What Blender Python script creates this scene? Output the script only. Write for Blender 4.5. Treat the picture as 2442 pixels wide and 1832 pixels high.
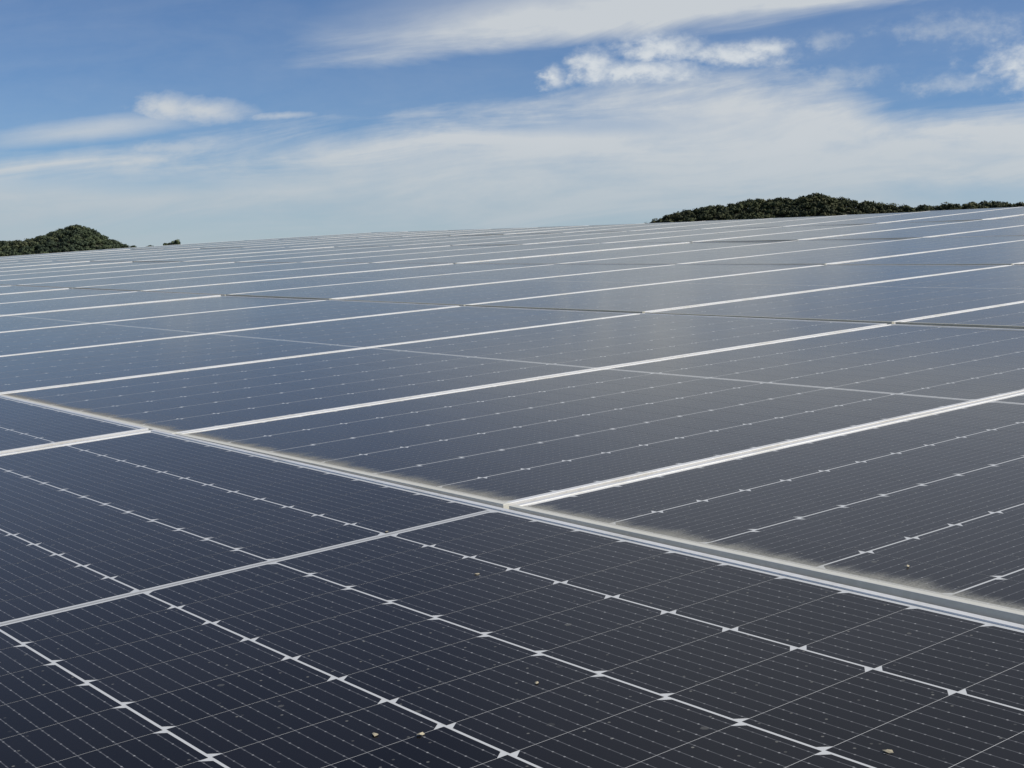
import bpy, math, random
import numpy as np
from mathutils import Matrix, Vector

random.seed(7)
rng = np.random.default_rng(11)
scene = bpy.context.scene
for o in list(bpy.data.objects):
    bpy.data.objects.remove(o)
COL = scene.collection
R = math.radians

# ------------------------------------------------------------------ camera
CAM_H = 2.0
cam_d = bpy.data.cameras.new('camera')
cam_d.sensor_width = 36.0
cam_d.lens = 36.0 * 3405.84 / 2442.0
cam_d.clip_start = 0.05
cam_d.clip_end = 20000
cam = bpy.data.objects.new('camera', cam_d)
COL.objects.link(cam)
cam.location = (0, 0, CAM_H)
cam.rotation_euler = (math.pi / 2 - R(5.3006), 0, 0)
scene.camera = cam

# ------------------------------------------------------------------ light
SUN_AZ, SUN_EL = 96.0, 36.0          # degrees clockwise from +Y (the heading of the view), elevation
sun_d = bpy.data.lights.new('sun', 'SUN')
sun_d.energy = 4.4
sun_d.angle = R(0.53)
sun_d.color = (1.0, 0.93, 0.82)
sun = bpy.data.objects.new('sun', sun_d)
COL.objects.link(sun)
sdir = Vector((math.sin(R(SUN_AZ)) * math.cos(R(SUN_EL)), math.cos(R(SUN_AZ)) * math.cos(R(SUN_EL)), math.sin(R(SUN_EL))))
sun.rotation_euler = sdir.to_track_quat('Z', 'Y').to_euler()

scene.view_settings.view_transform = 'Standard'
scene.view_settings.look = 'None'
scene.view_settings.exposure = 0.0
scene.view_settings.gamma = 1.0
scene.view_settings.use_curve_mapping = False
scene.render.engine = 'CYCLES'
scene.cycles.max_bounces = 5
scene.cycles.diffuse_bounces = 2
scene.cycles.glossy_bounces = 3
scene.cycles.caustics_reflective = False


# ------------------------------------------------------------------ node helpers
class V:
    """a scalar socket (or a number) with arithmetic"""
    nt = None

    def __init__(self, s):
        self.s = s

    @staticmethod
    def m(op, *a, clamp=False):
        n = V.nt.nodes.new('ShaderNodeMath')
        n.operation = op
        n.use_clamp = clamp
        for i, x in enumerate(a):
            x = x.s if isinstance(x, V) else x
            if isinstance(x, (int, float)):
                n.inputs[i].default_value = x
            else:
                V.nt.links.new(x, n.inputs[i])
        return V(n.outputs[0])

    def __add__(a, b): return V.m('ADD', a, b)
    __radd__ = __add__
    def __sub__(a, b): return V.m('SUBTRACT', a, b)
    def __rsub__(a, b): return V.m('SUBTRACT', b, a)
    def __mul__(a, b): return V.m('MULTIPLY', a, b)
    __rmul__ = __mul__
    def __truediv__(a, b): return V.m('DIVIDE', a, b)


def smooth(x, a, b):
    """smoothstep from a (0) to b (1)"""
    n = V.nt.nodes.new('ShaderNodeMapRange')
    n.interpolation_type = 'SMOOTHSTEP'
    V.nt.links.new(x.s, n.inputs[0])
    n.inputs[1].default_value, n.inputs[2].default_value = (a, b) if a < b else (b, a)
    n.inputs[3].default_value, n.inputs[4].default_value = (0, 1) if a < b else (1, 0)
    return V(n.outputs[0])


def link(a, b):
    V.nt.links.new(a.s if isinstance(a, V) else a, b)


def node(t, **kw):
    n = V.nt.nodes.new(t)
    for k, v in kw.items():
        setattr(n, k, v)
    return n


def combine(x, y, z):
    n = node('ShaderNodeCombineXYZ')
    for i, c in enumerate((x, y, z)):
        if isinstance(c, V):
            link(c, n.inputs[i])
        else:
            n.inputs[i].default_value = c
    return n.outputs[0]


def noise(vec, scale, detail=4, rough=0.55, dist=0.0, dim='3D'):
    n = node('ShaderNodeTexNoise')
    n.noise_dimensions = dim
    link(vec, n.inputs['Vector'])
    n.inputs['Scale'].default_value = scale
    n.inputs['Detail'].default_value = detail
    n.inputs['Roughness'].default_value = rough
    n.inputs['Distortion'].default_value = dist
    return V(n.outputs['Fac'])


def mixc(fac, a, b):
    n = node('ShaderNodeMix', data_type='RGBA')
    for i, c in ((0, fac), (6, a), (7, b)):
        if isinstance(c, V):
            link(c, n.inputs[i])
        elif isinstance(c, (int, float)):
            n.inputs[i].default_value = c
        elif isinstance(c, tuple):
            n.inputs[i].default_value = (*c, 1) if len(c) == 3 else c
        else:
            link(c, n.inputs[i])
    return n.outputs[2]


# ------------------------------------------------------------------ world: clear sky with cirrus and cumulus
SKY_STRENGTH = 0.085
world = bpy.data.worlds.new('World')
scene.world = world
world.use_nodes = True
world.cycles.sampling_method = 'MANUAL'
world.cycles.sample_map_resolution = 512
V.nt = world.node_tree
V.nt.nodes.clear()
sky = node('ShaderNodeTexSky', sky_type='NISHITA', sun_disc=False)
sky.sun_elevation = R(SUN_EL)
sky.sun_rotation = R(SUN_AZ)
sky.altitude = 2500
sky.air_density = 1.0
sky.dust_density = 0.0
sky.ozone_density = 9.0
tc = node('ShaderNodeTexCoord')
sep = node('ShaderNodeSeparateXYZ')
link(tc.outputs['Generated'], sep.inputs[0])
dx, dy, dz = (V(sep.outputs[i]) for i in range(3))
DEG = 57.29578
az0 = V.m('ARCTAN2', dx, dy) * DEG
el0 = V.m('ARCSINE', dz) * DEG
lift = dz - dx * 0.10                       # the wind draws the clouds out, rising to the right
w1 = noise(tc.outputs['Generated'], 11.0, 1.0) - 0.5
w3 = noise(combine(dx, dy, lift * 6.0), 6.5, 5.0, 0.62, 0.6) - 0.5
w2 = noise(combine(dx, dy, lift * 1.7), 46.0, 4.0, 0.64) - 0.5
w5 = noise(combine(dx, dy, dz * 1.5), 95.0, 3.0, 0.62) - 0.5


def sphere(a, e):
    """degrees measured on the tangent plane ahead -> true azimuth and elevation"""
    A = math.atan(math.radians(a))
    return math.degrees(A), math.degrees(math.atan(math.radians(e) * math.cos(A)))


def vec2(a, e):
    return combine(a, e, 0.0)


def rim(vec, ca, ce, ra, re):
    """1 in the middle of an ellipse of directions, 0 at its rim, negative outside"""
    ca, ce = sphere(ca, ce)
    n = node('ShaderNodeVectorMath', operation='MULTIPLY_ADD')
    link(vec, n.inputs[0])
    n.inputs[1].default_value = (1.0 / ra, 1.0 / re, 0)
    n.inputs[2].default_value = (-ca / ra, -ce / re, 0)
    l = node('ShaderNodeVectorMath', operation='LENGTH')
    link(n.outputs[0], l.inputs[0])
    return 1.0 - V(l.outputs['Value'])


def most(*a):
    r = a[0]
    for q in a[1:]:
        r = V.m('MAXIMUM', r, q)
    return r


wide = vec2(az0 + w1 * 3.0, el0 + w1 * 0.8 + w3 * 0.7)
soft = vec2(az0 + w2 * 1.0, el0 - az0 * 0.03 + w1 * 0.5)
hard = vec2(az0 + w2 * 1.2, el0 + w2 * 0.5)
# low bank of thin white stratus round the horizon, its upper rim varying with azimuth
crv = node('ShaderNodeFloatCurve')
link((az0 * (1 / 60.0) + 0.5), crv.inputs['Value'])
rim_pts = [(-30, 3.9), (-20.5, 4.0), (-13.8, 4.25), (-7, 4.8), (-2, 5.4), (1.8, 5.9), (5, 6.7), (10.5, 7.0), (13.2, 6.5), (16.0, 5.6), (20.5, 6.0), (30, 5.2)]
cm = crv.mapping.curves[0]
for i, (a, e) in enumerate(rim_pts):
    a, e = sphere(a, e)
    x, y = a / 60.0 + 0.5, e / 10.0
    if i < 2:
        cm.points[i].location = (x, y)
    else:
        cm.points.new(x, y)
crv.mapping.update()
rim_el = V(crv.outputs[0]) * 10.0
gap = most(rim(wide, -15.8, 2.8, 6.0, 0.55), rim(wide, -8.5, 0.75, 9.0, 0.8), rim(wide, 5.5, 0.9, 6.0, 0.7), rim(wide, 2.5, 5.0, 4.0, 0.45), rim(wide, 20.0, 2.2, 5.0, 0.6))
bank = smooth(rim_el - el0 + w3 * 2.6 + w2 * 0.55, -0.7, 1.5)
d_bank = bank * (0.92 + w3 * 0.95 + w2 * 0.25) * (1.0 - smooth(gap, -0.5, 0.8) * 0.42)
# high cirrus band, feathered on top and sharper below
bandc = el0 + w3 * 1.3 + w1 * 0.5 - 8.35 - az0 * 0.105
d_band = smooth(bandc, -0.85, 0.15) * smooth(bandc, 2.4, 0.2) * smooth(az0 + w3 * 6.0, -11.0, 1.0) * (0.66 + w3 * 1.2 + w2 * 0.45)
d_haze = smooth(bandc, -1.2, 1.2) * smooth(az0 + w3 * 10.0, -13.0, 8.0) * 0.46
# left wisp with its brighter head, and feathers near it
d_head = smooth(most(rim(soft, -12.3, 5.95, 3.0, 0.72), rim(soft, -13.6, 6.05, 1.8, 0.85)) + w2 * 0.8 + w3 * 0.9 + w5 * 0.2, 0.0, 1.05) * 0.95
d_tail = smooth(rim(vec2(az0, el0 - az0 * 0.13 + w1 * 0.4), -17.0, 7.0, 5.6, 0.62) + w3 * 0.8 + w2 * 0.25, -0.15, 1.0) * 0.80
d_bits = smooth(most(rim(soft, -9.0, 5.6, 2.0, 0.25), rim(soft, -13.2, 4.5, 3.6, 0.45)) + w2 * 1.3, 0.0, 1.1) * 0.65
# small cumulus
cm_e = most(rim(hard, 6.0, 7.95, 2.3, 0.80), rim(hard, 8.6, 7.70, 2.8, 0.62), rim(hard, 10.0, 7.95, 1.4, 0.50), rim(hard, 3.2, 7.25, 1.15, 0.95), rim(hard, 1.55, 6.85, 0.75, 0.62), rim(hard, 5.2, 7.1, 3.4, 0.55), rim(hard, 21.2, 7.3, 3.0, 1.3))
cum = smooth(cm_e + w5 * 0.75 + w2 * 0.95, -0.10, 0.95)
cm_t = most(rim(hard, 17.5, 8.7, 3.6, 0.8), rim(hard, 12.3, 8.3, 1.4, 0.45), rim(hard, 13.2, 6.95, 2.2, 0.55), rim(hard, 17.6, 6.6, 2.6, 0.5))
cum = V.m('MAXIMUM', cum * 0.92, smooth(cm_t + w5 * 1.3 + w2 * 1.2, 0.0, 1.2) * 0.45)
# thin cirrus over the rest of the sky, laid out on a level sheet
inv = V.m('DIVIDE', 1.0, V.m('MAXIMUM', dz + 0.10, 0.05))
d_rest = smooth(noise(combine(dx * inv * 0.6, dy * inv, 0.0), 0.55, 3.0, 0.6, 0.4), 0.45, 0.85) * smooth(el0, 9.0, 18.0) * 0.5

d_veil = 0.09 + w3 * 0.18 + w2 * 0.08
thin = most(d_veil, d_bank, d_band + d_haze, d_head, d_tail, d_bits, d_rest)
thin = V.m('MINIMUM', V.m('MAXIMUM', thin, 0.0), 0.95)
S = 1.0 / SKY_STRENGTH
low = smooth(el0 + w3 * 3.0, 0.0, 5.5)
cl_thin = mixc(low, tuple(c * S for c in (0.42, 0.50, 0.56)), tuple(c * S for c in (0.595, 0.63, 0.66)))
cl_cum = mixc(smooth(w5 * 0.9 + cm_e * 0.35, -0.35, 0.50), tuple(c * S for c in (0.50, 0.56, 0.63)), tuple(c * S for c in (0.70, 0.735, 0.76)))
c = mixc(thin, sky.outputs[0], cl_thin)
c = mixc(V.m('MAXIMUM', cum, 0.0), c, cl_cum)
bg = node('ShaderNodeBackground')
link(c, bg.inputs[0])
bg.inputs[1].default_value = SKY_STRENGTH
wo = node('ShaderNodeOutputWorld')
link(bg.outputs[0], wo.inputs[0])


# ------------------------------------------------------------------ materials
def material(name):
    m = bpy.data.materials.new(name)
    m.use_nodes = True
    V.nt = m.node_tree
    b = V.nt.nodes['Principled BSDF']
    return m, b


def pset(b, **kw):
    for k, v in kw.items():
        k = k.replace('_', ' ')
        if isinstance(v, V):
            link(v, b.inputs[k])
        elif isinstance(v, bpy.types.NodeSocket):
            link(v, b.inputs[k])
        elif isinstance(v, tuple):
            b.inputs[k].default_value = (*v, 1)
        else:
            b.inputs[k].default_value = v


# place on the array from the world position: u along the row fronts, v up the slope (metres)
ARR_U = (0.6186375253, -0.7856507427, 0.0063657436)
ARR_V = (0.7837821397, 0.6176879386, 0.0643985091)
ROW_PITCH = 2.4743916653


def array_uv():
    g = node('ShaderNodeNewGeometry')
    P = node('ShaderNodeVectorMath', operation='SUBTRACT')
    link(g.outputs['Position'], P.inputs[0])
    P.inputs[1].default_value = (0, 0, CAM_H)
    dots = []
    for a, off in ((ARR_U, 1.6779038386), (ARR_V, -1.2761543151)):
        d = node('ShaderNodeVectorMath', operation='DOT_PRODUCT')
        link(P.outputs[0], d.inputs[0])
        d.inputs[1].default_value = a
        dots.append(V(d.outputs['Value']) + off)
    return dots


def array_dirt():
    """dirt on the front glass: washed down to each module's lower edge, dried drops, specks and an uneven film"""
    u, v = array_uv()
    vec = combine(u, v, 0.0)
    streak = noise(combine(u * 26.0, v * 5.0, 0.0), 1.0, 3, 0.65)
    broad = noise(vec, 4.5, 3)
    up_edge = V.m('FRACT', v * (1 / ROW_PITCH)) * ROW_PITCH - 0.013
    reach = (0.002 + streak * streak * 0.070 + broad * 0.022) * (1.0 - 0.80 * smooth(v, 2.2, 2.5))
    fine = noise(vec, 300.0, 3, 0.7)
    edge = V.m('POWER', smooth(up_edge / reach, 1.6, -0.1), 1.5) * smooth(v, -0.004, 0.0)
    edge = V.m('MULTIPLY', edge * (fine * 2.4 - 0.35), 0.90, clamp=True)
    vo = node('ShaderNodeTexVoronoi', voronoi_dimensions='2D')
    link(vec, vo.inputs['Vector'])
    vo.inputs['Scale'].default_value = 9.5
    cr = node('ShaderNodeSeparateColor')
    link(vo.outputs['Color'], cr.inputs[0])
    size = V(cr.outputs[0]) * V(cr.outputs[0]) * 0.030 + 0.010
    drop = smooth(V(vo.outputs['Distance']) / size + (noise(vec, 260.0, 2) - 0.5) * 0.9, 1.15, 0.8) * (0.05 + V(cr.outputs[1]) * 0.16)
    drop = drop * smooth(V(cr.outputs[2]), 0.40, 0.50)
    vs = node('ShaderNodeTexVoronoi', voronoi_dimensions='2D')
    link(vec, vs.inputs['Vector'])
    vs.inputs['Scale'].default_value = 30.0
    cs = node('ShaderNodeSeparateColor')
    link(vs.outputs['Color'], cs.inputs[0])
    speck = smooth(V(vs.outputs['Distance']), 0.052, 0.028) * smooth(V(cs.outputs[0]), 0.52, 0.56) * (0.10 + V(cs.outputs[1]) * 0.35)
    film = broad * 0.002 + noise(vec, 1.1, 4) * 0.005
    dust = V.m('MAXIMUM', V.m('MAXIMUM', edge, film), V.m('MAXIMUM', drop, speck), clamp=True)
    return dust, broad


M_alu, b = material('anodised_aluminium')
t = node('ShaderNodeTexCoord')
oi = node('ShaderNodeObjectInfo')
n1 = noise(t.outputs['Object'], 6.0, 4)
n2 = noise(t.outputs['Object'], 90.0, 3)
grime = smooth(n1 + (n2 - 0.5) * 0.5, 0.42, 0.75)
u, v = array_uv()
# dried dirt at the modules' lower ends, plus shade painted on the rails' sides
dirt_shade = smooth(V.m('FRACT', (v + 0.004) * (1 / ROW_PITCH)) * ROW_PITCH, 0.022, 0.013) * smooth(v, -0.006, -0.002) * (0.45 + n2 * 0.5 + n1 * 0.3)
pset(b, Base_Color=mixc(V.m('MINIMUM', dirt_shade, 0.9), mixc(grime, (0.88, 0.88, 0.865), (0.72, 0.70, 0.64)), mixc(smooth(v, 1.0, 2.0), (0.60, 0.60, 0.54), (0.36, 0.36, 0.295))), Metallic=0.35 - dirt_shade * 0.3, Roughness=0.40 + dirt_shade * 0.3)  # darker tone at the seams further up paints in their side faces' shade


DUST = (0.41, 0.41, 0.37)


def glazed(b, col, rough=0.09):
    dust, broad = array_dirt()
    r = (rough + broad * 0.06) + dust * 0.6
    pset(b, Base_Color=mixc(dust, col, DUST), Roughness=r, IOR=1.20, Specular_IOR_Level=0.5,
         Sheen_Weight=SHEEN, Sheen_Roughness=0.25, Sheen_Tint=(1.0, 0.70, 0.36))


SHEEN = 0.32
M_back, b = material('white_backsheet_under_glass')
glazed(b, (0.60, 0.62, 0.63))

M_ribbon, b = material('tinned_ribbon_under_glass')
glazed(b, (0.38, 0.39, 0.39))

# silicon cell: UV in metres inside the cell, x across the wires, y along them
M_cell, b = material('silicon_cell_under_glass')
uv = node('ShaderNodeUVMap')
su = node('ShaderNodeSeparateXYZ')
link(uv.outputs[0], su.inputs[0])
ux, uy = V(su.outputs[0]), V(su.outputs[1])
PITCH = 0.182 / 10
fx = V.m('ABSOLUTE', V.m('FRACT', ux * (1 / PITCH)) - 0.5) * PITCH
wire = smooth(fx, 0.00075, 0.00030)
fy = V.m('ABSOLUTE', V.m('FRACT', uy * (1 / 0.0152)) - 0.5) * 0.0152
pad = smooth(fx, 0.0011, 0.0006) * smooth(fy, 0.0013, 0.0007)
tc2 = node('ShaderNodeTexCoord')
oi = node('ShaderNodeObjectInfo')
wn = noise(tc2.outputs['Object'], 60.0, 2)
cellcol = mixc(V(oi.outputs['Random']), (0.0024, 0.0028, 0.0056), (0.0066, 0.0070, 0.0105))
cc = mixc(wire * (0.30 + wn * 0.6), cellcol, (0.15, 0.155, 0.17))
cc = mixc(V.m('MULTIPLY', pad, wn * wn * 1.6, clamp=True), cc, (0.42, 0.43, 0.44))
glazed(b, cc)


def foliage(name, dark, light, dry, scale):
    m, b = material(name)
    g = node('ShaderNodeNewGeometry')
    a = noise(g.outputs['Position'], scale, 3)
    a2 = noise(g.outputs['Position'], scale * 5, 2)
    a3 = noise(g.outputs['Position'], scale * 0.35, 2)
    col = mixc(smooth(a * 0.7 + a2 * 0.3, 0.38, 0.64), dark, light)
    col = mixc(smooth(a3 + (a - 0.5) * 0.6, 0.50, 0.72) * 0.7, col, dry)
    pset(b, Base_Color=col, Roughness=0.75, Specular_IOR_Level=0.2)
    return m


M_leaf_far = foliage('hill_foliage', (0.042, 0.060, 0.038), (0.078, 0.102, 0.052), (0.098, 0.104, 0.054), 0.08)
M_leaf = foliage('scrub_foliage', (0.036, 0.045, 0.023), (0.072, 0.084, 0.038), (0.102, 0.096, 0.046), 0.12)
M_bark, b = material('bark')
pset(b, Base_Color=(0.05, 0.04, 0.03), Roughness=0.9)
M_ground, b = material('dry_grass_ground')
t = node('ShaderNodeTexCoord')
g1 = noise(t.outputs['Object'], 0.05, 8, 0.65)
pset(b, Base_Color=mixc(smooth(g1, 0.4, 0.62), (0.06, 0.075, 0.03), (0.14, 0.12, 0.065)), Roughness=0.95)
M_soil, b = material('forest_floor')
t = node('ShaderNodeTexCoord')
g1 = noise(t.outputs['Object'], 0.12, 6, 0.65)
pset(b, Base_Color=mixc(smooth(g1, 0.4, 0.62), (0.022, 0.030, 0.016), (0.05, 0.055, 0.03)), Roughness=0.95)
M_dry, b = material('dry_leaf_bits')
t = node('ShaderNodeTexCoord')
pset(b, Base_Color=mixc(noise(t.outputs['Object'], 120.0, 2), (0.52, 0.48, 0.36), (0.33, 0.28, 0.18)), Roughness=0.7)


# ------------------------------------------------------------------ mesh helpers
def mesh(name, verts, faces, mat, uvs=None):
    me = bpy.data.meshes.new(name)
    me.from_pydata(verts, [], faces)
    if uvs is not None:
        l = me.uv_layers.new(name='UVMap')
        flat = [c for f in uvs for p in f for c in p]
        l.data.foreach_set('uv', flat)
    me.materials.append(mat)
    me.update()
    return me


def obj(name, me, parent=None):
    o = bpy.data.objects.new(name, me)
    COL.objects.link(o)
    if parent is not None:
        o.parent = parent
    return o


def tag(o, label=None, category=None, group=None, kind=None):
    for k, v in (('label', label), ('category', category), ('group', group), ('kind', kind)):
        if v:
            o[k] = v


# ------------------------------------------------------------------ the array surface (fitted): u along the row fronts, v up the slope
AX = np.array([[0.6186375253, 0.7837821397, -0.0545267795], [-0.7856507427, 0.6176879386, -0.0348499782], [0.0063657436, 0.0643985091, 0.9979039580]])
EYE = np.array([1.6779038386, -1.2761543151, 0.4511334851])
PW, PL = 1.140, 2.450                # one module
GW, GL = 1.154, 2.4743916653         # grid pitch
PC = (4.829040e-4, 4.489214e-4, 2.467864e-4, 1.002920e-4, 3.143893e-5, 1.090327e-4, 2.056278e-4)


def surf(u, v):
    z = sum(a * b for a, b in zip(PC, (v * v, u * u, u * v, v ** 3, u ** 3, u * u * v, u * v * v)))
    return to_world(u, v, z)


def to_world(u, v, z):
    return Vector(AX @ (np.array([u, v, z]) - EYE) + np.array([0, 0, CAM_H]))


# ------------------------------------------------------------------ ground sheet and hills
PU0, PU1, PV0, PV1 = -17 * GW - 1.5, 9.0, -3.0, 5 * GL + 1.0


def ground_z(x, y):
    d = AX.T @ np.array([x, y, 0.0])          # rough (u, v) of the point
    u, v = d[0] + EYE[0], d[1] + EYE[1]
    cu, cv = min(max(u, PU0), PU1), min(max(v, PV0), PV1)
    dist = math.hypot(u - cu, v - cv)
    z = surf(min(max(cu, -20), 4), min(max(cv, -1.2), 12.4))[2] - 1.15
    low = -24.0 + 1.5 * math.sin(x * 0.011) * math.cos(y * 0.013) + 0.8 * math.sin(x * 0.031 + y * 0.023)
    k = min(1.0, dist / 190.0)
    k = k * k * (3 - 2 * k)
    return (z - 0.11 * min(dist, 30)) * (1 - k) + low * k


verts, faces = [], []
radii = [0, 2, 4, 6, 8, 10, 12, 14, 16, 18, 20, 22, 24, 27, 30, 34, 38, 44, 52, 62, 75, 90, 110, 135, 165, 200, 250, 320, 420, 560, 760, 1050, 1500, 2300, 3800, 7000, 14000]
NA = 72
verts.append((0, 0, ground_z(0, 0)))
for r in radii[1:]:
    for i in range(NA):
        a = 2 * math.pi * i / NA
        x, y = r * math.sin(a), r * math.cos(a)
        verts.append((x, y, ground_z(x, y)))
for i in range(NA):
    faces.append((0, 1 + (i + 1) % NA, 1 + i))
for k in range(len(radii) - 2):
    a, b2 = 1 + k * NA, 1 + (k + 1) * NA
    for i in range(NA):
        j = (i + 1) % NA
        faces.append((a + i, a + j, b2 + j, b2 + i))
gme = mesh('ground', verts, faces, M_ground)
gme.shade_smooth()
gr = obj('ground', gme)
tag(gr, kind='structure')


def hill(name, dist, profile, depth, mat):
    """a ridge seen across the valley: profile = [(azimuth, elevation of its crest)] in degrees from the lookout"""
    profile = [sphere(q[0] + 0.10, q[1]) for q in profile]
    azs = np.linspace(profile[0][0], profile[-1][0], 140)
    els = np.interp(azs, [p[0] for p in profile], [p[1] for p in profile])
    kern = np.ones(5) / 5
    els = np.convolve(np.pad(els, 2, mode='edge'), kern, 'valid')
    vs, fs = [], []
    sec = np.linspace(-1, 1.6, 27)
    pts = np.zeros((len(azs), len(sec), 3))
    for i, (a, e) in enumerate(zip(azs, els)):
        crest = CAM_H + dist * math.tan(R(e))
        for j, s in enumerate(sec):
            d = dist + s * depth
            f = max(0.0, 1 - abs(s) ** 1.6) if s < 0 else max(0.0, 1 - (s / 1.6) ** 2)
            z = -26 + (crest + 26) * f + 0.8 * math.sin(a * 9 + j) * f * (1 - f)
            pts[i, j] = (d * math.sin(R(a)), d * math.cos(R(a)), z)
    nj = len(sec)
    me = mesh(name, pts.reshape(-1, 3).tolist(), [(i * nj + j, (i + 1) * nj + j, (i + 1) * nj + j + 1, i * nj + j + 1) for i in range(len(azs) - 1) for j in range(nj - 1)], mat)
    me.shade_smooth()
    o = obj(name, me)
    tag(o, kind='structure')
    return azs, sec, pts


def crown_cards(centres, radii, n, leaf, flat=0.75):
    """many small leaf-clump faces through each crown's volume, denser at its skin, gathered in lobes"""
    allv = []
    for c, r in zip(centres, radii):
        nl = 9
        lobes = rng.normal(size=(nl, 3))
        lobes /= np.linalg.norm(lobes, axis=1)[:, None]
        lobes[:, 2] = np.abs(lobes[:, 2]) * 0.9 - 0.25
        lobes *= r * rng.uniform(0.45, 0.75, (nl, 1))
        idx = rng.integers(0, nl, n)
        d = rng.normal(size=(n, 3))
        d /= np.linalg.norm(d, axis=1)[:, None]
        rad = r * 0.42 * rng.uniform(0.55, 1.12, (n, 1))
        p = lobes[idx] + d * rad
        p[:, 2] *= flat
        p += c
        nrm = d + rng.normal(size=(n, 3)) * 0.16
        nrm /= np.linalg.norm(nrm, axis=1)[:, None]
        t1 = np.cross(nrm, rng.normal(size=(n, 3)))
        t1 /= np.linalg.norm(t1, axis=1)[:, None]
        t2 = np.cross(nrm, t1)
        s = leaf * rng.uniform(0.6, 1.5, (n, 1))
        q = np.stack([p - t1 * s, p - t2 * s * 0.7, p + t1 * s, p + t2 * s * 0.7], 1)
        allv.append(q.reshape(-1, 3))
    return np.concatenate(allv)


def cards_mesh(name, v, mat):
    me = bpy.data.meshes.new(name)
    nv = len(v)
    me.vertices.add(nv)
    me.vertices.foreach_set('co', v.astype(np.float32).ravel())
    me.loops.add(nv)
    me.loops.foreach_set('vertex_index', np.arange(nv, dtype=np.int32))
    nf = nv // 4
    me.polygons.add(nf)
    me.polygons.foreach_set('loop_start', np.arange(0, nv, 4, dtype=np.int32))
    me.polygons.foreach_set('loop_total', np.full(nf, 4, dtype=np.int32))
    me.materials.append(mat)
    me.update(calc_edges=True)
    return me


def wood(name, label, hl, spacing, rmin, rmax, n, leaf, mat, smin=-0.75, smax=0.35, az_max=45.0):
    azs, sec, pts = hl
    w = np.linalg.norm(pts[0, 0] - pts[-1, 0])
    dep = np.linalg.norm(pts[0, 0, :2] - pts[0, -1, :2]) * (smax - smin) / 2.6
    nx, ny = int(w / spacing), max(3, int(dep / spacing))
    cs, rs = [], []
    for ix in range(nx):
        for iy in range(ny):
            fx = (ix + rng.uniform(0.05, 0.95)) / nx * (len(azs) - 1)
            s = smin + (iy + rng.uniform(0.05, 0.95)) / ny * (smax - smin)
            fj = (s + 1) / 2.6 * (len(sec) - 1)
            if azs[int(fx)] > sphere(az_max, 0)[0]:
                continue
            i, j = int(fx), int(fj)
            i, j = min(i, len(azs) - 2), min(j, len(sec) - 2)
            a, b3 = fx - i, fj - j
            p = (pts[i, j] * (1 - a) + pts[i + 1, j] * a) * (1 - b3) + (pts[i, j + 1] * (1 - a) + pts[i + 1, j + 1] * a) * b3
            r = rng.uniform(rmin, rmax)
            cs.append(p + np.array([0, 0, r * 0.55]))
            rs.append(r)
    o = obj(name, cards_mesh(name, crown_cards(cs, rs, n, leaf), mat))
    tag(o, label, 'forest', kind='stuff')
    return o


# tree height is taken off the skyline so that the crowns reach it
h_left = hill('hill', 900.0, [(-30, 0.05), (-25, 0.20), (-21, 0.18), (-19.8, 0.20), (-18.9, 0.38), (-18.1, 0.68), (-17.65, 0.83), (-17.25, 0.84), (-16.75, 0.64), (-16.2, 0.30), (-15.6, 0.06), (-15.2, -0.03), (-14, -0.02), (-13, 0.04), (-12.3, -0.1), (-11, -0.7)], 130.0, M_soil)
wood('woodland', 'dense dark green wood covering the rounded hill at the far left', h_left, 3.9, 1.6, 3.7, 200, 0.45, M_leaf_far, -0.8, 0.15, -15.4)
h_right = hill('hill', 520.0, [(4.4, 0.2), (5.4, 0.92), (6.0, 1.12), (7.0, 1.36), (8.0, 1.55), (9.3, 1.72), (10.6, 1.82), (11.3, 1.86), (11.8, 2.02), (12.2, 2.0), (12.6, 1.84), (13.8, 1.70), (15.0, 1.54), (16.2, 1.53), (16.65, 1.42), (16.85, 1.46), (17.3, 1.66), (18.0, 1.56), (18.5, 1.66), (19.1, 1.72), (19.7, 1.60), (19.95, 1.46), (20.4, 1.70), (22, 1.6), (24, 1.2), (30, 0.8)], 75.0, M_soil)
wood('woodland', 'long dark wood of low bushy trees on the hill at the right', h_right, 3.0, 1.3, 3.2, 240, 0.34, M_leaf, -0.85, 0.2, 26.0)


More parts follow.
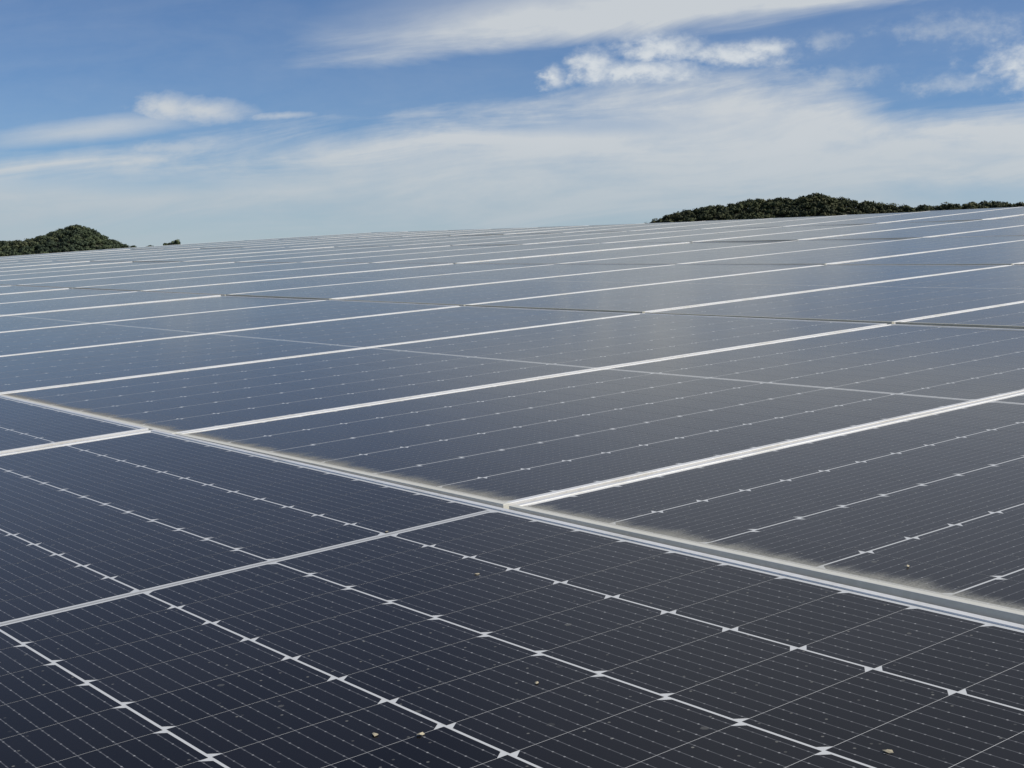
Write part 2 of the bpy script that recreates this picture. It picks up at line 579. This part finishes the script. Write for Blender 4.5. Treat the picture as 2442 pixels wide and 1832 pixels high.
def tree(label, az, dist, base_el, height, rad, mat, leaf, n, group=None, name='tree'):
    az, base_el = sphere(az, base_el)
    x, y = dist * math.sin(R(az)), dist * math.cos(R(az))
    z0 = CAM_H + dist * math.tan(R(base_el))
    root = bpy.data.objects.new(name, None)
    COL.objects.link(root)
    root.location = (x, y, z0)
    tag(root, label, 'tree', group)
    # tapered trunk with three limbs
    vs, fs = [], []

    def limb(p, q, r0, r1):
        p, q = Vector(p), Vector(q)
        ax = (q - p).normalized()
        e1 = ax.orthogonal().normalized()
        e2 = ax.cross(e1)
        b0 = len(vs)
        for c, r in ((p, r0), (q, r1)):
            for i in range(7):
                a = 2 * math.pi * i / 7
                vs.append(tuple(c + e1 * r * math.cos(a) + e2 * r * math.sin(a)))
        for i in range(7):
            j = (i + 1) % 7
            fs.append((b0 + i, b0 + j, b0 + 7 + j, b0 + 7 + i))
    h = height
    limb((0, 0, -1.0), (0.05 * h, 0, 0.5 * h), 0.05 * h, 0.032 * h)
    for k in range(3):
        a = 2.1 * k + random.random()
        limb((0.05 * h, 0, 0.45 * h), (0.05 * h + 0.3 * rad * math.cos(a) * 1.5, 0.45 * rad * math.sin(a), 0.8 * h), 0.028 * h, 0.012 * h)
    obj('trunk', mesh('trunk', vs, fs, M_bark), root)
    cs = [np.array([0, 0, h - rad * 0.72])]
    rs = [rad]
    for k in range(3):
        a = random.random() * 6.28
        a = (0.0, math.pi, a)[k] + random.uniform(-0.3, 0.3)
        cs.append(np.array([rad * 1.05 * math.cos(a), rad * 0.8 * math.sin(a), h - rad * random.uniform(1.0, 1.35)]))
        rs.append(rad * random.uniform(0.55, 0.85))
    obj('crown', cards_mesh('crown', crown_cards(cs, rs, n, leaf, 0.85), mat), root)
    return root


# single trees on the skyline
tree('tiny dark bush on the skyline at the foot of the left hill', -15.15, 880, -0.10, 5.2, 2.8, M_leaf_far, 0.6, 200)
tree('tiny lone bush midway between the left hill and the dark tree pair', -14.45, 880, -0.08, 5.2, 2.6, M_leaf_far, 0.6, 200)
tree('smaller left tree of the dark pair on the skyline right of the left hill', -13.75, 880, -0.05, 6.2, 3.0, M_leaf_far, 0.6, 260)
tree('larger right tree of the dark pair on the skyline right of the left hill', -13.40, 880, -0.02, 7.6, 4.2, M_leaf_far, 0.6, 320)

# ------------------------------------------------------------------ solar module: x across the strings, y along them, z = 0 at the frame's top
FW, FH, LIP = 0.011, 0.035, 0.0016     # frame face width, height, step down to the glass
CH = 0.0005


def rail_mesh(length):
    """mitred frame rail along x, outer face at y = 0, closed box section with eased edges"""
    prof = [(0.0, -FH), (0.0, -CH), (CH, 0.0), (FW - CH, 0.0), (FW, -CH), (FW, -0.0075), (0.030, -FH + 0.0015), (0.030, -FH)]
    prof = [(0.0, -FH), (0.0, -CH), (CH, 0.0), (FW - CH, 0.0), (FW, -CH), (FW, -0.0085), (0.0025, -0.0085), (0.0025, -FH + 0.0018), (0.026, -FH + 0.0018), (0.026, -FH)]
    vs = [(y, y, z) for y, z in prof] + [(length - y, y, z) for y, z in prof]
    n = len(prof)
    fs = [(i, (i + 1) % n, n + (i + 1) % n, n + i) for i in range(n)]
    fs = [tuple(reversed(f)) for f in fs]
    return mesh('frame_rail', vs, fs, M_alu)


ME_rail_long, ME_rail_short = rail_mesh(PL), rail_mesh(PW)
NC, NR = 6, 26
CW, CL = 0.1810, 0.0913                  # half cell
GX, GY, MID = 0.0034, 0.0007, 0.0170   # gaps between strings, between cells, and across the middle
CHAM = 0.0105
X0 = (PW - NC * CW - (NC - 1) * GX) / 2
Y0 = (PL - NR * CL - (NR - 2) * GY - MID) / 2
ZB, ZC = -LIP, -LIP + 0.00012


def cell_poly(flip):
    c = CHAM
    if not flip:
        p = [(0, 0), (CW, 0), (CW, CL - c * 0.85), (CW - c, CL), (c, CL), (0, CL - c * 0.85)]
    else:
        p = [(c, 0), (CW - c, 0), (CW, c * 0.85), (CW, CL), (0, CL), (0, c * 0.85)]
    return p


def cell_origin(ci, ri):
    y = Y0 + ri * (CL + GY) + (MID - GY if ri >= NR // 2 else 0)
    return X0 + ci * (CW + GX), y


def cell_mesh(flip):
    p = cell_poly(flip)
    n = len(p)
    th = 0.0001
    vs = [(x, y, 0.0) for x, y in p] + [(x, y, -th) for x, y in p]
    fs = [tuple(range(n))] + [(i, n + i, n + (i + 1) % n, (i + 1) % n) for i in range(n)]
    full = p + p
    uvs = [[full[k] for k in f] for f in fs]
    return mesh('cell', vs, fs, M_cell, uvs)


ME_cell = [cell_mesh(False), cell_mesh(True)]


def cells_joined():
    vs, fs, uvs = [], [], []
    for ci in range(NC):
        p = cell_poly(ci % 2 == 1)
        for ri in range(NR):
            ox, oy = cell_origin(ci, ri)
            b0 = len(vs)
            vs += [(x + ox, y + oy, ZC) for x, y in p]
            fs.append(tuple(range(b0, b0 + len(p))))
            uvs.append(p)
    return mesh('cells', vs, fs, M_cell, uvs)


ME_cells = cells_joined()


def sheet_mesh(name, z, mat, inset, thick):
    x0, y0, x1, y1 = inset, inset, PW - inset, PL - inset
    vs = [(x0, y0, z), (x1, y0, z), (x1, y1, z), (x0, y1, z), (x0, y0, z - thick), (x1, y0, z - thick), (x1, y1, z - thick), (x0, y1, z - thick)]
    fs = [(0, 1, 2, 3), (7, 6, 5, 4)]
    pl = [(v[0], v[1]) for v in vs]
    return mesh(name, vs, fs, mat, [[pl[k] for k in f] for f in fs])


ME_back = sheet_mesh('glass_sheet', ZB, M_back, 0.004, 0.0040)


def ribbon_mesh():
    ym = PL / 2
    vs, fs = [], []
    for x0, x1 in ((X0 + 0.004, PW - X0 - 0.004),):
        b0 = len(vs)
        vs += [(x0, ym - 0.0026, ZC + 0.0001), (x1, ym - 0.0026, ZC + 0.0001), (x1, ym + 0.0026, ZC + 0.0001), (x0, ym + 0.0026, ZC + 0.0001)]
        fs.append((b0, b0 + 1, b0 + 2, b0 + 3))
    return mesh('bus_ribbon', vs, fs, M_ribbon)


ME_ribbon = ribbon_mesh()


def place(o, p00, pu, pv):
    """put a module's corner at p00 with its x edge along pu and its y edge along pv"""
    ex = (pu - p00).normalized()
    ey = pv - p00
    ez = ex.cross(ey).normalized()
    ey = ez.cross(ex)
    o.matrix_world = Matrix(((ex[0], ey[0], ez[0], p00[0]), (ex[1], ey[1], ez[1], p00[1]), (ex[2], ey[2], ez[2], p00[2]), (0, 0, 0, 1)))


RAILS = [(ME_rail_short, Matrix.Identity(4)),
         (ME_rail_long, Matrix.Translation((PW, 0, 0)) @ Matrix.Rotation(math.pi / 2, 4, 'Z')),
         (ME_rail_short, Matrix.Translation((PW, PL, 0)) @ Matrix.Rotation(math.pi, 4, 'Z')),
         (ME_rail_long, Matrix.Translation((0, PL, 0)) @ Matrix.Rotation(-math.pi / 2, 4, 'Z'))]


def module(label, group, single_cells, parity=0):
    root = bpy.data.objects.new('solar_panel', None)
    root.empty_display_size = 0.1
    COL.objects.link(root)
    tag(root, label, 'solar panel', group)
    for me, mx in RAILS:
        r = obj('frame_rail', me, root)
        r.matrix_local = mx
    obj('glass_sheet', ME_back, root)
    obj('bus_ribbon', ME_ribbon, root)
    if single_cells:
        for ci in range(NC):
            for ri in range(NR):
                ox, oy = cell_origin(ci, ri)
                c = obj('cell', ME_cell[(ci + parity) % 2], root)
                c.location = (ox, oy, ZC)
    else:
        c = obj('cells', ME_cells, root)
        c['kind'] = 'stuff'
    return root


ORD = ['first', 'second', 'third', 'fourth', 'fifth', 'sixth', 'seventh', 'eighth', 'ninth', 'tenth', 'eleventh', 'twelfth', 'thirteenth', 'fourteenth', 'fifteenth', 'sixteenth', 'seventeenth', 'eighteenth', 'nineteenth', 'twentieth']
PITCH_CAM = R(5.3006)


def in_frame(p):
    """does the lookout's picture take in this point"""
    x, y, z = p[0], p[1], p[2] - CAM_H
    d = y * math.cos(PITCH_CAM) - z * math.sin(PITCH_CAM)
    if d < 0.05:
        return False
    s = y * math.sin(PITCH_CAM) + z * math.cos(PITCH_CAM)
    return abs(x / d) < 1221 / 3405.84 and abs(s / d) < 916 / 3405.84


LAST = 16                                # the array's left end is column 16
STEP = 0.0008
rows = []
for j in range(5):
    kmin = {0: -4, 1: -3, 2: -2, 3: -1, 4: 0}[j]
    cols = []
    for k in range(LAST, kmin - 1, -1):
        # this module spans u from -(k+1) to -k, v from j to j+1
        u0, u1 = -k * GW - PW, -k * GW
        v0 = j * GL
        lift = random.uniform(-0.0010, 0.0010)
        up = Vector(AX[:, 2])
        c = [surf(u0, v0), surf(u1, v0), surf(u0, v0 + PL), surf(u1, v0 + PL)]
        # keep the flat module on the mean of its four corners
        e_u = ((c[1] - c[0]) + (c[3] - c[2])) * 0.5
        e_v = ((c[2] - c[0]) + (c[3] - c[1])) * 0.5
        mid = (c[0] + c[1] + c[2] + c[3]) * 0.25
        p00 = mid - e_u * 0.5 - e_v * 0.5 + up * (lift - 0.0004)
        p10 = p00 + e_u.normalized() * PW + up * random.uniform(-0.0012, 0.0012)
        p01 = p00 + e_v - up * (2 * STEP + random.uniform(-0.0025, 0.0025))
        seen = any(in_frame(p00 + (p10 - p00) * a + (p01 - p00) * b4) for a in np.linspace(0, 1, 9) for b4 in np.linspace(0, 1, 17))
        cols.append((k, p00, p10, p01, seen))
    rows.append(cols)
ROWNAME_S = ['second row', 'third row', 'fourth row', 'fifth row', 'farthest row']
for j, cols in enumerate(rows):
    vis = [c for c in cols if c[4]]
    nvis = len(vis)
    i = 0
    extra = 0
    for k, p00, p10, p01, seen in cols:
        if seen:
            if i == 0:
                where = 'leftmost'
            elif i == nvis - 1:
                where = 'rightmost'
            elif i < nvis / 2:
                where = ORD[i] + ' from the left edge'
            else:
                where = ORD[nvis - 1 - i] + ' from the right edge'
            label = 'dark blue solar panel, %s in the %s' % (where if where.endswith('most') else where, ROWNAME_S[j])
            i += 1
        else:
            extra = extra + 1 if i else 0
            left = i == 0
            if (left and (k + 1) not in [0] and not any(c[0] == k - 1 and c[4] for c in cols)) or (not left and extra > 2):
                continue
            label = 'dark solar panel of the %s %s the %s edge of the photo' % (ROWNAME_S[j], 'just past' if left or extra == 1 else 'second past', 'left' if left else 'right')
        single = seen and (j == 0 or (j == 1 and k <= 6))
        o = module(label, 'solar panels in rows running up the slope', single)
        place(o, p00, p10, p01)

# the nearest row lies crosswise: its long sides run along the row fronts
up = Vector(AX[:, 2])
def near_z(u, v):
    return -0.0007 + 0.0087 * v - 0.0038 * u


for i in (-2, -1, 0, 1):
    uc = 0.0108 + i * (PL + 0.028)
    vfar = -0.0132
    # x axis of the module runs up the slope, y axis against u; this row leans a little more towards the viewer
    ua, ub = uc + PL / 2, uc - PL / 2
    pa = to_world(ua, vfar - PW, near_z(ua, vfar - PW))
    pb = to_world(ua, vfar, near_z(ua, vfar))
    pc = to_world(ub, vfar - PW, near_z(ub, vfar - PW))
    if i in (-2, 1):
        label = 'solar panel laid crosswise beyond the %s edge of the photo' % ('left' if i < 0 else 'right')
    else:
        label = ('large dark solar panel laid crosswise in the foreground, nearest of all' if i == 0 else 'dark blue solar panel laid crosswise, cut by the left edge in the foreground row')
    o = module(label, 'solar panels laid crosswise in front', i in (-1, 0), 1)
    place(o, pa, pb, pc)

# ------------------------------------------------------------------ bits of dry leaf blown onto the glass
def bit_mesh(seed):
    r = random.Random(seed)
    n = 7
    ring = []
    for i in range(n):
        a = 2 * math.pi * i / n
        q = r.uniform(0.55, 1.0)
        ring.append((math.cos(a) * 0.0085 * q, math.sin(a) * 0.0048 * q, r.uniform(0.0004, 0.003)))
    vs = ring + [(0, 0, 0.0032)] + [(x, y, z - 0.0004) for x, y, z in ring]
    fs = [(i, (i + 1) % n, n) for i in range(n)] + [(i, n + 1 + i, n + 1 + (i + 1) % n, (i + 1) % n) for i in range(n)] + [tuple(reversed(range(n + 1, 2 * n + 1)))]
    return mesh('leaf_fragment', vs, fs, M_dry)


BITS = [((0.635, -0.640), 'left one of two yellow leaf bits lying close together in the foreground', 0.65),
        ((0.665, -0.612), 'right one of two yellow leaf bits lying close together in the foreground', 0.65),
        ((0.639, -0.458), 'small yellow leaf bit lying alone on the foreground panel', 0.5),
        ((0.279, -0.259), 'pale leaf bit on the foreground panel below the seam between panels', 0.5),
        ((0.664, 0.087), 'yellow leaf bit on the glass of the rightmost second-row panel', 0.6),
        ((0.978, -0.367), 'round tan leaf bit near the lower right corner', 0.7),
        ((-0.003, -0.208), 'tiny yellow leaf bit on the pale midline of the foreground panel', 0.4)]
for q, ((u, v), label, s) in enumerate(BITS):
    o = obj('leaf_fragment', bit_mesh(100 + q))
    zz = near_z(u, v) - LIP
    p = to_world(u, v, zz + 0.0002) if v < 0 else surf(u, v) + up * (STEP - LIP + 0.0002)
    o.matrix_world = Matrix.Translation(p) @ Matrix(AX.tolist()).to_4x4() @ Matrix.Rotation(q * 1.3, 4, 'Z') @ Matrix.Scale(s, 4)
    tag(o, label, 'leaf', 'dry leaf bits on the glass')
